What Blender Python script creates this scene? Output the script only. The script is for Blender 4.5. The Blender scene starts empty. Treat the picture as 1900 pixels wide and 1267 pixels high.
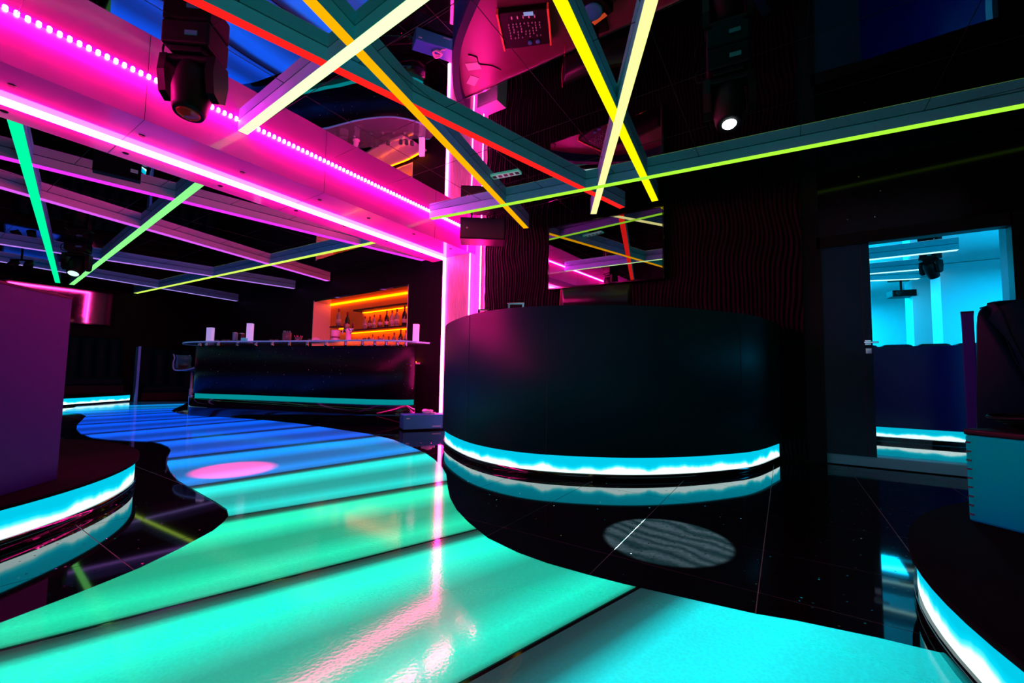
import bpy, bmesh, math, random
from mathutils import Vector, Matrix
random.seed(7)
sc = bpy.context.scene
COL = sc.collection
# ---------------------------------------------------------------- camera
EYE = Vector((0, 0, 0.75)); FPX = 773.75; CX, CY = 950.0, 647.8
yaw, pit, rol = [math.radians(a) for a in (33.149, 3.707, 0.926)]
FW = Vector((-math.sin(yaw)*math.cos(pit), math.cos(yaw)*math.cos(pit), math.sin(pit)))
r0 = Vector((math.cos(yaw), math.sin(yaw), 0)); u0 = r0.cross(FW)
RT = r0*math.cos(rol) + u0*math.sin(rol); UP = u0*math.cos(rol) - r0*math.sin(rol)
cam = bpy.data.cameras.new('camera'); cam.sensor_width = 36; cam.lens = FPX/1900*36
cam.shift_y = 14.3/1900; cam.clip_start = 0.02; cam.clip_end = 100
co = bpy.data.objects.new('camera', cam); COL.objects.link(co)
M4 = Matrix((RT, UP, -FW)).transposed().to_4x4(); M4.translation = EYE
co.matrix_world = M4; sc.camera = co
# ---------------------------------------------------------------- world, exposure
w = bpy.data.worlds.new('world'); sc.world = w; w.use_nodes = True
w.node_tree.nodes['Background'].inputs[0].default_value = (0.0, 0.004, 0.008, 1)
w.node_tree.nodes['Background'].inputs[1].default_value = 0.3
sc.view_settings.view_transform = 'Standard'; sc.view_settings.look = 'None'
sc.view_settings.exposure = 0.0; sc.view_settings.gamma = 1.0
sc.view_settings.use_curve_mapping = False

def area(name, loc, rot, sx, sy, col, power, spread=None):
    l = bpy.data.lights.new(name, 'AREA'); l.shape = 'RECTANGLE'; l.size = sx; l.size_y = sy
    l.color = col; l.energy = power
    if spread: l.spread = spread
    o = bpy.data.objects.new(name, l); COL.objects.link(o); o.location = loc; o.rotation_euler = rot
    return o
# coloured wash lights of the side room behind the door and of the rear lounge
area('side_room_wash', (3.6, 7.6, 2.7), (0, 0, 0), 1.6, 3.0, (0.0, 0.52, 1.0), 250)
area('side_room_wash_rear', (.8, 11.6, 2.7), (0, 0, 0), 2.0, 2.4, (0.0, 0.56, 1.0), 180)
area('rear_lounge_wash', (2.2, -3.2, 2.2), (math.radians(70), 0, math.radians(180)), 2.5, 1.0, (0.0, 0.75, 0.95), 28)

# ---------------------------------------------------------------- pixel helpers (metres out)
def ray(x, y): return FW + RT*((x-CX)/FPX) - UP*((y-CY)/FPX)
def az(x, y, z=0.0):
    d = ray(x, y); return EYE + d*((z-EYE.z)/d.z)
def ay(x, y, Y):
    d = ray(x, y); return EYE + d*(Y/d.y)
def ax(x, y, X):
    d = ray(x, y); return EYE + d*(X/d.x)
CEIL = 2.85; ZB = 2.755

# ---------------------------------------------------------------- materials
def srgb(c): return tuple((v/12.92 if v <= .04045 else ((v+.055)/1.055)**2.4) for v in c)
def mat(name, col=(.1,.1,.1), rough=.5, metal=0., spec=.5, coat=0., trans=0., ior=1.5, emit=None, es=0.):
    m = bpy.data.materials.new(name); m.use_nodes = True
    p = m.node_tree.nodes['Principled BSDF']
    p.inputs['Base Color'].default_value = (*col, 1); p.inputs['Roughness'].default_value = rough
    p.inputs['Metallic'].default_value = metal; p.inputs['Specular IOR Level'].default_value = spec
    p.inputs['Coat Weight'].default_value = coat; p.inputs['Coat Roughness'].default_value = .03
    p.inputs['Transmission Weight'].default_value = trans; p.inputs['IOR'].default_value = ior
    if emit: p.inputs['Emission Color'].default_value = (*emit, 1); p.inputs['Emission Strength'].default_value = es
    return m
def emis(name, col, s):
    m = bpy.data.materials.new(name); m.use_nodes = True; nt = m.node_tree; nt.nodes.clear()
    e = nt.nodes.new('ShaderNodeEmission'); e.inputs[0].default_value = (*col, 1); e.inputs[1].default_value = s
    o = nt.nodes.new('ShaderNodeOutputMaterial'); nt.links.new(e.outputs[0], o.inputs[0]); return m
class NT:
    def __init__(s, m): s.t = m.node_tree; s.p = s.t.nodes.get('Principled BSDF')
    def n(s, ty, **k):
        x = s.t.nodes.new(ty)
        for a, b in k.items(): setattr(x, a, b)
        return x
    def l(s, a, b): s.t.links.new(a, b)
    def coord(s): return s.n('ShaderNodeTexCoord').outputs['Object']
    def math(s, op, a, b=None, c=None, clamp=False):
        x = s.n('ShaderNodeMath', operation=op); x.use_clamp = clamp
        for i, v in enumerate((a, b, c)):
            if v is None: continue
            if isinstance(v, (int, float)): x.inputs[i].default_value = v
            else: s.l(v, x.inputs[i])
        return x.outputs[0]
    def noise(s, vec, scale, detail=2.):
        x = s.n('ShaderNodeTexNoise'); x.inputs['Scale'].default_value = scale; x.inputs['Detail'].default_value = detail
        s.l(vec, x.inputs['Vector']); return x.outputs['Fac']
    def ramp(s, fac, stops):
        x = s.n('ShaderNodeValToRGB'); e = x.color_ramp.elements
        while len(e) < len(stops): e.new(.5)
        for i, (p, c) in enumerate(stops): e[i].position = p; e[i].color = (*c, 1)
        s.l(fac, x.inputs[0]); return x.outputs[0]
def granite(name, rough=.04, scale=30., thr=.12, base=(.0012,.0018,.0024), fleck=.9, spec=.45):
    m = mat(name, base, rough, 0, spec); t = NT(m); c = t.coord()
    v = t.n('ShaderNodeTexVoronoi'); v.inputs['Scale'].default_value = scale; t.l(c, v.inputs['Vector'])
    d = t.math('LESS_THAN', v.outputs['Distance'], thr)
    sep = t.n('ShaderNodeSeparateColor'); t.l(v.outputs['Color'], sep.inputs[0])
    pick = t.math('GREATER_THAN', sep.outputs[0], .5)
    br = t.math('POWER', sep.outputs[1], 3.0)
    f = t.math('MULTIPLY', t.math('MULTIPLY', d, pick), t.math('MULTIPLY_ADD', br, fleck, .12))
    n1 = t.noise(c, 60., 3.)
    mx = t.n('ShaderNodeMix', data_type='RGBA'); t.l(f, mx.inputs[0])
    t.l(t.ramp(n1, [(0.3, base), (.75, tuple(b*2.2 for b in base))]), mx.inputs[6]); mx.inputs[7].default_value = (.9, .92, .85, 1)
    t.l(mx.outputs[2], t.p.inputs['Base Color'])
    # the flecks are mica flakes lying at odd angles
    fm = t.math('MULTIPLY', d, pick); t.l(fm, t.p.inputs['Metallic'])
    vs_ = t.n('ShaderNodeVectorMath', operation='SUBTRACT'); t.l(v.outputs['Color'], vs_.inputs[0]); vs_.inputs[1].default_value = (.5,.5,.5)
    sc_ = t.n('ShaderNodeVectorMath', operation='SCALE'); t.l(vs_.outputs[0], sc_.inputs[0]); t.l(t.math('MULTIPLY', fm, 1.1), sc_.inputs['Scale'])
    ge = t.n('ShaderNodeNewGeometry'); ad = t.n('ShaderNodeVectorMath', operation='ADD'); t.l(ge.outputs['Normal'], ad.inputs[0]); t.l(sc_.outputs[0], ad.inputs[1])
    no = t.n('ShaderNodeVectorMath', operation='NORMALIZE'); t.l(ad.outputs[0], no.inputs[0]); t.l(no.outputs[0], t.p.inputs['Normal'])
    return m
M = {}
M['granite'] = granite('black_star_granite')
M['granite_wall'] = granite('black_star_granite_wall', .10, 26., .10, spec=.14)
M['grout'] = mat('pale_grout', (.16,.18,.18), .5)
M['mirror'] = mat('black_mirror_ceiling', (.70,.72,.74), .0, 1.)
_t = NT(M['mirror']); _g = _t.n('ShaderNodeTexNoise'); _g.inputs['Scale'].default_value = .9; _t.l(_t.coord(), _g.inputs['Vector'])
_b = _t.n('ShaderNodeBump'); _b.inputs['Strength'].default_value = .012; _b.inputs['Distance'].default_value = .3
_t.l(_g.outputs['Fac'], _b.inputs['Height']); _t.l(_b.outputs[0], _t.p.inputs['Normal'])
M['seam'] = mat('dark_panel_joint', (.01,.01,.012), .6)
M['black'] = mat('satin_black', (.0015,.002,.003), .4, 0, .12)
M['blackgloss'] = mat('gloss_black', (.004,.004,.006), .06, 0, .6)
M['deck'] = mat('black_carpet_deck', (.0015,.0015,.002), .8, 0, .03)
M['blackmatte'] = mat('matte_black_plastic', (.0018,.002,.0025), .5, 0, .16)
M['booth'] = mat('black_lacquer_teal_light', (.0,.026,.036), .5, 0, .10)  # teal tint stands in for the lit floor reflected in black lacquer
M['white'] = mat('white_satin', (.62,.62,.62), .35)
M['beamside'] = mat('beam_cladding_teal_light', (.20,.82,.88), .5, 0, .25)  # teal light from the floor is tinted into pale grey cladding
M['pinkglow'] = mat('white_lacquer_pink_glow', (1.0,.10,.80), .10, 0, .5, .3)  # white beam with the magenta strip glow put into its base colour
M['beamside_pinklit'] = mat('beam_cladding_pink_light', (.72,.55,.70), .5, 0, .3)  # same cladding, with the portal's pink light tinted in
M['whitegloss'] = mat('white_lacquer', (.86,.82,.86), .12, 0, .5, .5)
M['cream'] = mat('pale_card', (.80,.80,.84), .5)
M['chrome'] = mat('chrome', (.8,.82,.85), .12, 1.)
M['leather'] = mat('black_leather', (.0,.012,.018), .45, 0, .05)
M['glass'] = mat('clear_glass', (.75,.95,.95), .03, 0, .5, 0, .9, 1.45)
M['darkwall'] = mat('dark_blue_grey_paint', (.0015,.002,.004), .6, 0, .1)
M['cyanwall'] = mat('white_plaster', (.80,.84,.85), .5)
M['divider_violetlit'] = mat('grey_lacquer_violet_light', (.012,.012,.15), .42, 0, .10)  # violet light and reflections put into the colour of a grey lacquer
M['case_teal_light'] = mat('grey_carpet_teal_light', (.0,.80,.46), .9, 0, .0)  # teal cast of the lit floor put into the grey covering
M['steel'] = mat('grey_painted_metal', (.015,.26,.38), .45, 0, .3)
M['tvscreen'] = mat('glossy_dark_screen', (.45,.46,.48), .01, 1.)
M['screen_dark'] = mat('dark_monitor_screen', (.004,.012,.012), .3, 0, .3)
M['orange'] = mat('copper_trim', (.75,.25,.08), .4)
M['paper'] = mat('white_paper', (.85,.80,.78), .7)
M['stepstone'] = mat('pale_step_stone_cyan_light', (.06,.50,.52), .25)  # pale stone; the cyan light on it is part of the colour
# column cladding: brushed vertical streaks
m = mat('brushed_pale_wood_panel', (.8,.74,.8), .4); t = NT(m); c = t.coord()
mp = t.n('ShaderNodeMapping'); mp.inputs['Scale'].default_value = (40, 40, 1.6); t.l(c, mp.inputs[0])
t.l(t.ramp(t.noise(mp.outputs[0], 2.2, 5.), [(.3, (.30,.34,.30)), (.62, (.60,.70,.60))]), t.p.inputs['Base Color']); M['wood'] = m

M['orange_led'] = emis('orange_led', (1.0, .11, .0), 15.)
M['granite_bar'] = granite('black_star_granite_bar', .34, 22., .12, spec=.22)
# colours of the light sources
PINK = (1.0, .012, .50)
M['pink_led'] = emis('pink_led_strip', (1.0, .022, .26), 85.)
M['pink_dot'] = emis('pink_led_diode', (1.0, .008, .26), 560.)
def cyan_strip(name, z0, h, s=1.0):
    m = bpy.data.materials.new(name); m.use_nodes = True; nt = m.node_tree; nt.nodes.clear(); t = NT(m)
    tc = t.n('ShaderNodeTexCoord'); sx = t.n('ShaderNodeSeparateXYZ'); t.l(tc.outputs['Object'], sx.inputs[0])
    v = t.math('MULTIPLY', t.math('SUBTRACT', sx.outputs[2], z0), 1.0/h)
    mp = t.n('ShaderNodeMapping'); mp.inputs['Scale'].default_value = (1, 1, .15); t.l(tc.outputs['Object'], mp.inputs[0])
    nz = t.noise(mp.outputs[0], 5.0, 3.)
    # height of the bright core changes along the strip with the diodes behind the diffuser
    k = t.math('SUBTRACT', t.math('MULTIPLY_ADD', nz, 1.05, -.08), v)
    col = t.ramp(t.math('MULTIPLY_ADD', k, 2.6, .45, True), [(0., (0., .60, .84)), (.45, (0., .74, 1.0)), (.72, (.12, 1.05, 1.15)), (1., (1.1, 1.5, 1.5))])
    e = t.n('ShaderNodeEmission'); t.l(col, e.inputs[0]); e.inputs[1].default_value = s
    o = t.n('ShaderNodeOutputMaterial'); t.l(e.outputs[0], o.inputs[0]); return m

# ---------------------------------------------------------------- mesh helpers
class MB:
    def __init__(s): s.v = []; s.f = []; s.sm = []
    def add(s, vs, fs, smooth=False):
        b = len(s.v); s.v += [tuple(v) for v in vs]; s.f += [tuple(b+i for i in f) for f in fs]; s.sm += [smooth]*len(fs)
        return s
    def box(s, c, d, rz=0., bev=0.):
        hx, hy, hz = d[0]/2, d[1]/2, d[2]/2; cr, sr = math.cos(rz), math.sin(rz)
        P = []
        for z in (-hz, hz):
            for x, y in ((-hx,-hy),(hx,-hy),(hx,hy),(-hx,hy)):
                P.append((c[0]+x*cr-y*sr, c[1]+x*sr+y*cr, c[2]+z))
        if bev > 0:
            bm = bmesh.new(); vv = [bm.verts.new(p) for p in P]
            for f in ((3,2,1,0),(4,5,6,7),(0,1,5,4),(1,2,6,5),(2,3,7,6),(3,0,4,7)): bm.faces.new([vv[i] for i in f])
            bmesh.ops.bevel(bm, geom=bm.edges[:], offset=bev, segments=3, profile=.5, affect='EDGES')
            bm.verts.index_update()
            s.add([v.co[:] for v in bm.verts], [[v.index for v in f.verts] for f in bm.faces]); bm.free()
            return s
        return s.add(P, ((3,2,1,0),(4,5,6,7),(0,1,5,4),(1,2,6,5),(2,3,7,6),(3,0,4,7)))
    def prism(s, poly, z0, z1, smooth=False):
        n = len(poly)
        P = [(p[0], p[1], z0) for p in poly] + [(p[0], p[1], z1) for p in poly]
        s.add(P, [tuple(range(n-1, -1, -1)), tuple(range(n, 2*n))])
        b = len(s.v) - 2*n
        for i in range(n):
            j = (i+1) % n; s.f.append((b+i, b+j, b+n+j, b+n+i)); s.sm.append(smooth)
        return s
    def ribbon(s, pts, z0, z1, th=0., smooth=True):
        """upright curved sheet following pts, thickness th to the left of the path"""
        q = [Vector((p[0], p[1])) for p in pts]; n = len(q); off = []
        for i in range(n):
            d = (q[min(i+1, n-1)] - q[max(i-1, 0)]).normalized(); off.append(q[i] + Vector((-d.y, d.x))*th)
        P = [(p.x, p.y, z) for p in q for z in (z0, z1)] + [(p.x, p.y, z) for p in off for z in (z0, z1)]
        o = 2*n; F = []
        for i in range(n-1):
            a, b = 2*i, 2*i+2
            F += [(a, b, b+1, a+1), (o+b, o+a, o+a+1, o+b+1), (a+1, b+1, o+b+1, o+a+1), (b, a, o+a, o+b)]
        F += [(0, 1, o+1, o), (2*n-1, 2*n-2, o+2*n-2, o+2*n-1)]
        s.add(P, F); k = len(s.sm)-len(F)
        if smooth:
            for i in range(n-1): s.sm[k+4*i] = s.sm[k+4*i+1] = True
        return s
    def lathe(s, prof, c, n=20, axis=None):
        P = []; ax_ = Vector(axis).normalized() if axis else Vector((0, 0, 1))
        q = Vector((0, 0, 1)).rotation_difference(ax_)
        for r, z in prof:
            for k in range(n):
                a = 2*math.pi*k/n; P.append(Vector(c) + q @ Vector((r*math.cos(a), r*math.sin(a), z)))
        F = []
        for i in range(len(prof)-1):
            for k in range(n):
                k2 = (k+1) % n; F.append((i*n+k, i*n+k2, (i+1)*n+k2, (i+1)*n+k))
        s.add(P, F, True)
        b = len(s.v) - len(P)
        s.f.append(tuple(b+k for k in range(n-1, -1, -1))); s.sm.append(False)
        s.f.append(tuple(b+(len(prof)-1)*n+k for k in range(n))); s.sm.append(False)
        return s
    def tube(s, pts, r, n=8, closed=False):
        pts = [Vector(p) for p in pts]; m_ = len(pts); P = []
        nrm = None
        for i, p in enumerate(pts):
            d = (pts[(i+1) % m_ if closed else min(i+1, m_-1)] - pts[(i-1) if closed else max(i-1, 0)]).normalized()
            if nrm is None: nrm = d.orthogonal().normalized()
            nrm = (nrm - d*nrm.dot(d)).normalized(); b = d.cross(nrm)
            for k in range(n):
                a = 2*math.pi*k/n; P.append(p + (nrm*math.cos(a)+b*math.sin(a))*r)
        F = []
        for i in range(m_ if closed else m_-1):
            j = (i+1) % m_
            for k in range(n): F.append((i*n+k, i*n+(k+1) % n, j*n+(k+1) % n, j*n+k))
        if not closed: F += [tuple(range(n-1, -1, -1)), tuple((m_-1)*n+k for k in range(n))]
        return s.add(P, F, True)
    def build(s, name, m, parent=None, off=None):
        me = bpy.data.meshes.new(name)
        v = s.v if off is None else [(a-off[0], b-off[1], c-off[2]) for a, b, c in s.v]
        me.from_pydata(v, [], s.f); me.update()
        for p, q in zip(me.polygons, s.sm): p.use_smooth = q
        bm = bmesh.new(); bm.from_mesh(me); bmesh.ops.recalc_face_normals(bm, faces=bm.faces); bm.to_mesh(me); bm.free()
        for x in (m if isinstance(m, (list, tuple)) else [m]): me.materials.append(x)
        o = bpy.data.objects.new(name, me); COL.objects.link(o)
        if parent: o.parent = parent
        return o
def tag(o, label=None, cat=None, group=None, kind=None):
    for k, v in (('label', label), ('category', cat), ('group', group), ('kind', kind)):
        if v: o[k] = v
    return o
def thing(name, label, cat, loc=(0,0,0), rz=0., group=None):
    o = bpy.data.objects.new(name, None); COL.objects.link(o); o.empty_display_size = .1
    o.location = loc; o.rotation_euler = (0, 0, rz); return tag(o, label, cat, group)
def struct(name, mb, m): return tag(mb.build(name, m), kind='structure')
def smoothline(pts, k=8, closed=False):
    P = [Vector(p) for p in pts]; n = len(P); out = []
    for i in range(n if closed else n-1):
        p0 = P[(i-1) % n] if closed else P[max(i-1, 0)]; p1 = P[i]; p2 = P[(i+1) % n]
        p3 = P[(i+2) % n] if closed else P[min(i+2, n-1)]
        for j in range(k):
            t_ = j/k
            out.append(.5*((2*p1)+(p2-p0)*t_+(2*p0-5*p1+4*p2-p3)*t_*t_+(3*p1-p0-3*p2+p3)*t_**3))
    if not closed: out.append(P[-1])
    return out
def inset(pts, d):
    q = [Vector((p[0], p[1])) for p in pts]; n = len(q); o = []
    for i in range(n):
        t_ = (q[min(i+1, n-1)]-q[max(i-1, 0)]).normalized(); o.append(q[i]+Vector((-t_.y, t_.x))*d)
    return o
def copy_thing(o, loc, rz=None, label=None, group=None):
    c = o.copy(); COL.objects.link(c); c.location = loc
    if rz is not None: c.rotation_euler = (0, 0, rz)
    if label: c['label'] = label
    if group: c['group'] = group
    for ch in list(o.children):
        d = ch.copy(); COL.objects.link(d); d.parent = c
        for g in list(ch.children):
            e = g.copy(); COL.objects.link(e); e.parent = d
    return c

def rep(name, mb, m, parent, places, limit=100):
    """one mesh shape repeated as parts of its own; places = (x, y, z[, rz]) in the parent's frame"""
    o0 = mb.build(name, m, parent)
    for k, p in enumerate(places[:limit]):
        o = o0 if k == 0 else o0.copy()
        if k: COL.objects.link(o); o.parent = parent
        o.location = p[:3]
        if len(p) > 3: o.rotation_euler = (0, 0, p[3])
    if len(places) > limit:
        r = MB()
        for p in places[limit:]: r.add([(v[0]+p[0], v[1]+p[1], v[2]+p[2]) for v in mb.v], mb.f)
        tag(r.build(name, m, parent), kind='stuff')

# ================================================================ SETTING
# floor: black star granite tiles with pale joints
XL = [-15.35+.545*i for i in range(0, 46)]; XL = [x + (-.64-(-15.35+.545*27)) for x in XL]
YL = [2.785+.587*k for k in range(0, 6)] + [2.202, 1.765] + [1.765-.589*k for k in range(1, 14)]
YL = sorted(YL)
fb = MB()
for i in range(len(XL)-1):
    for j in range(len(YL)-1):
        g = .0018; x0, x1, y0, y1 = XL[i]+g, XL[i+1]-g, YL[j]+g, YL[j+1]-g
        if x0 < -14.3 or x1 > 6: continue
        fb.add([(x0,y0,0),(x1,y0,0),(x1,y1,0),(x0,y1,0)], [(0,1,2,3)])
fl_o = struct('floor', fb, M['granite'])
struct('floor_joints', MB().box((-4.5, 0, -.0515), (21, 13, .1)), M['grout']).name = 'floor.001'
# ceiling of black mirror panels with thin joints
cb = MB(); cx = [-3.0+.79*k for k in range(-15, 12)]; cy = [2.335+.665*k for k in range(-11, 6)]
struct('ceiling', MB().box((-4.5, .3, CEIL+.06), (21, 11.4, .12)), M['mirror'])
sb = MB()
for x in cx:
    if -14.5 < x < 5.5: sb.box((x, .1, CEIL-.0008), (.0035, 10.2, .0012))
for y in cy:
    if -5 < y < 5.3: sb.box((-4.5, y, CEIL-.0008), (19.5, .0035, .0012))
struct('ceiling_joints', sb, M['seam']).name = 'ceiling.001'

# back wall with wavy relief behind the booth
wb = MB(); nx, nz = 900, 70; X0, X1, WY = -3.60, .165, 4.765; P = []; F = []
for j in range(nz+1):
    z = 2.848*j/nz
    for i in range(nx+1):
        x = X0+(X1-X0)*i/nx
        ph = x + .022*math.sin(z*5.3+1.7*math.sin(x*3.1)) + .010*math.sin(z*11+x*4)
        P.append((x, WY+.006*math.sin(2*math.pi*ph/.040+1.3*math.sin(x*9+z))+.0025*math.sin(2*math.pi*ph/.093+z*3), z))
for j in range(nz):
    for i in range(nx):
        a = j*(nx+1)+i; F.append((a, a+1, a+nx+2, a+nx+1))
wb.add(P, F, True); M['wavy'] = mat('black_wave_relief_panel', (.0012,.0014,.002), .6, 0, .06)
struct('wall_back', wb, M['wavy'])
struct('wall_back.001', MB().box((-1.7, 4.86, 1.425), (4.0, .12, 2.85)), M['black'])
# recess beside the column
struct('wall_back.002', MB().box((-3.70, 4.84, 1.425), (.2, .14, 2.85)), M['whitegloss'])
# granite door wall
gx0, gx1, gz = .165, 1.62, 2.15
gw = MB(); gw.box((.225, 4.90, 1.425), (.12, .12, 2.85)); gw.box((2.9, 4.90, 2.475), (5.23, .12, .75))
gw.box((3.55, 4.90, 1.05), (3.93, .12, 2.1))
struct('wall_back.003', gw, M['granite_wall'])
# bar room back wall with the niche opening cut out
def wyl(x): return 5.20+(-5.27-x)*.0505
nA, nB = -8.94, -5.69; nz0, nz1 = 1.0, 2.39
bw = MB()
def wseg(xa, xb, z0, z1, th=.12):
    bw.prism([(xa, wyl(xa)+.02), (xb, wyl(xb)+.02), (xb, wyl(xb)+.02+th), (xa, wyl(xa)+.02+th)], z0, z1)
wseg(-14.3, nA, 0, 2.85); wseg(nB, -4.2, 0, 2.85); wseg(nA, nB, 0, nz0); wseg(nA, nB, nz1, 2.85)
M['barwall'] = mat('dark_aubergine_paint', (.010,.003,.012), .55, 0, .15)
struct('wall_bar', bw, M['barwall'])
struct('wall_left', MB().box((-14.26, .3, 1.425), (.1, 11, 2.85)), M['darkwall'])
struct('wall_front', MB().box((-4.5, -5.3, 1.425), (20, .1, 2.85)), M['darkwall'])
struct('wall_right', MB().box((5.2, 0, 1.425), (.1, 10, 2.85)), M['darkwall'])
struct('wall_front.001', MB().box((2.2, -5.2, 1.425), (3.4, .06, 2.8)), M['cyanwall'])

# door frame, fixed leaf and threshold
dY = 4.84
fr = MB()
fr.box((.295, dY, 1.05), (.03, .10, 2.1)); fr.box((.90, dY, 2.047), (1.24, .10, .106)); fr.box((1.565, dY, 1.05), (.11, .10, 2.1))
d1 = struct('trim_1', fr, M['black'])
M['door'] = mat('black_door_lacquer', (.0,.030,.045), .36, 0, .2)
dr = thing('door_1', None, None, (.31, dY, .098)); tag(dr, kind='structure')
leaf = MB().box((.175, -.01, .948), (.348, .05, 1.896)).build('door_leaf', M['door'], dr)
MB().box((.29, -.036, .948), (.004, .004, 1.89)).build('leaf_groove', M['seam'], leaf)
h = MB().box((.315, -.045, 1.00), (.045, .02, .045), 0, .003); h.box((.335, -.065, 1.00), (.10, .016, .016), 0, .003)
h.build('door_handle', M['chrome'], leaf)
MB().box((.318, -.045, .925), (.045, .012, .05), 0, .003).build('lock_plate', M['chrome'], leaf)
struct('trim_2', MB().box((1.0, 4.90, .052), (1.42, .14, .086)), M['stepstone'])

# ================================================================ LIT FLOOR
# outline of the flush light floor (floor plane, metres)
outl = [(235,745.5),(350,745.5),(338,752),(322,759),(318,763),(330,767.5),(360,771),(400,773.5),(440,776),(488,779.5),(560,787),(620,796),(684,805.5),(729,816),
 (763.6,830),(789,841),(806,853),(820.7,868),(828,881),(831,907),(835,925),(847,947),(868.6,970),(905.5,1000),(961,1027),(1016,1047),(1090,1068),(1158.5,1085.7),
 (1295,1117),(1402,1141),(1479,1154),(1626.6,1185),(1764,1218),(1830,1290)]
near = [Vector((.46,1.22,0)), Vector((.55,.9,0)), Vector((.40,-.6,0)), Vector((-1.6,-1.2,0)), Vector((-2.4,-.3,0))]
left_ = [(-60,1176),(0,1158),(120,1112),(200,1080),(260,1055),(330,1021),(395,986),(415,970),(424,958),(421,946),(400,932),(352,905),(330,892),(316,876),(310,862),(312,848),(317,836),(312,829),(298,823),
 (280,820),(230,817.5),(200,816),(170,812),(150,805),(142,797),(143,789),(152,780),(160,772),(150,767.5),(118,765)]
reg = [az(*p).xy for p in outl] + [p.xy for p in near] + [az(*p).xy for p in left_] + [Vector((-12.1,2.35)), Vector((-12.75,3.1))]
divs = [((1186,1091),(865,1267)), ((887,983),(0,1209)), ((831,893),(424,960)), ((790,837),(345,905)), ((699,808),(314,851)), ((592,789),(283.6,819)),
        ((486,778),(158.5,805.7)), ((380,774),(144,788)), ((318.5,765),(162,773.5)), ((325,757.5),(150,763))]
lines = []
for a, b in divs:
    A, B = az(*a).xy, az(*b).xy; d = (B-A).normalized(); n = Vector((d.y, -d.x))
    if n.dot(Vector((0, 0))-A) < 0 and True: n = -n      # n points to the viewer's side
    lines.append((n, -n.dot(A)))
def clip(poly, n, c):
    out = []
    for i in range(len(poly)):
        p, q = poly[i], poly[(i+1) % len(poly)]; dp, dq = n.dot(p)+c, n.dot(q)+c
        if dp >= 0: out.append(p)
        if (dp > 0) != (dq > 0) and abs(dp-dq) > 1e-9: out.append(p+(q-p)*(dp/(dp-dq)))
    return out
pcols = [((0,.80,.86),'wide turquoise panel nearest the right platform'), ((0,.92,.66),'wide aqua-green panel crossing the foreground'), ((0,.88,.50),'green panel behind the foreground panel'),
 ((0,.80,.72),'sea-green panel, third stripe from the front with its tip beside the booth foot'), ((0,.32,1.0),'sky-blue panel carrying the pink spot of light'), ((0,.14,1.0),'deep blue panel just behind the one with the pink spot'),
 ((0,.11,.98),'royal blue panel on the bend of the light floor'), ((0,.09,.95),'royal blue narrow panel in front of the bar stool'), ((0,.08,.92),'thin blue panel level with the foot of the bar stool'),
 ((0,.11,.92),'thin blue panel behind the stool, second last stripe'), ((.0,.22,.66),'furthest pale blue panel by the far lounge')]
def panel_mat(i, col, l1, l2):
    m = mat('lit_floor_panel_%d' % i, (.018,.022,.022), .09, 0, .14); t = NT(m); c = t.coord()
    sx = t.n('ShaderNodeSeparateXYZ'); t.l(c, sx.inputs[0])
    def dist(n, k): return t.math('ADD', t.math('ADD', t.math('MULTIPLY', sx.outputs[0], n.x), t.math('MULTIPLY', sx.outputs[1], n.y)), k)
    a = dist(-l1[0], -l1[1]) if l1 else None      # distance from the near line
    b = dist(l2[0], l2[1]) if l2 else None        # distance from the far line
    if a is None: v = t.math('MINIMUM', t.math('MULTIPLY', b, .62), .66)
    elif b is None: v = t.math('SUBTRACT', 1.0, t.math('MULTIPLY', a, 1/1.5))
    else: v = t.math('DIVIDE', b, t.math('ADD', a, b))
    # tubes run under both long edges: bright edges, dimmer middle, dark frame shadow at the border
    r = t.ramp(v, [(0., (.04,)*3), (.03, (.05,)*3), (.075, (.15,)*3), (.135, (.92,)*3), (.26, (1.,)*3), (.52, (.36,)*3), (.68, (.40,)*3), (.86, (.80,)*3), (.965, (.55,)*3), (1., (.06,)*3)])
    hexn = t.n('ShaderNodeTexVoronoi'); hexn.inputs['Scale'].default_value = 95; t.l(c, hexn.inputs['Vector'])
    r2 = t.math('MULTIPLY', r, t.math('MULTIPLY_ADD', hexn.outputs['Distance'], .16, .93))
    t.p.inputs['Emission Color'].default_value = tuple(1.2*q for q in col) + (1,); t.l(r2, t.p.inputs['Emission Strength'])
    bp = t.n('ShaderNodeBump'); bp.inputs['Strength'].default_value = .04; bp.inputs['Distance'].default_value = .002
    t.l(hexn.outputs['Distance'], bp.inputs['Height']); t.l(bp.outputs[0], t.p.inputs['Normal'])
    return m
for i in range(len(lines)+1):
    poly = reg[:]
    if i > 0: poly = clip(poly, -lines[i-1][0], -lines[i-1][1]-.008)
    if i < len(lines): poly = clip(poly, lines[i][0], lines[i][1]-.008)
    bm = bmesh.new(); vs = []
    for p in poly:
        if not vs or (vs[-1].co.xy-p).length > 1e-4: vs.append(bm.verts.new((p.x, p.y, .004)))
    if (vs[0].co-vs[-1].co).length < 1e-4: bm.verts.remove(vs.pop())
    f = bm.faces.new(vs); bmesh.ops.triangulate(bm, faces=[f])
    for f in list(bm.faces):
        if f.calc_area() < 1e-7: bm.faces.remove(f)
    bm.normal_update()
    for f in bm.faces:
        if f.normal.z < 0: f.normal_flip()
    me = bpy.data.meshes.new('light_floor_panel'); bm.to_mesh(me); bm.free()
    me.materials.append(panel_mat(i, pcols[i][0], lines[i-1] if i > 0 else None, lines[i] if i < len(lines) else None))
    o = bpy.data.objects.new('light_floor_panel', me); COL.objects.link(o)
    tag(o, pcols[i][1]+', glowing glass set flush in the granite', 'floor panel', 'glowing glass panels of the light floor')
fr = MB(); fr.prism([tuple(p) for p in reg], .0004, .0022)
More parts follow.
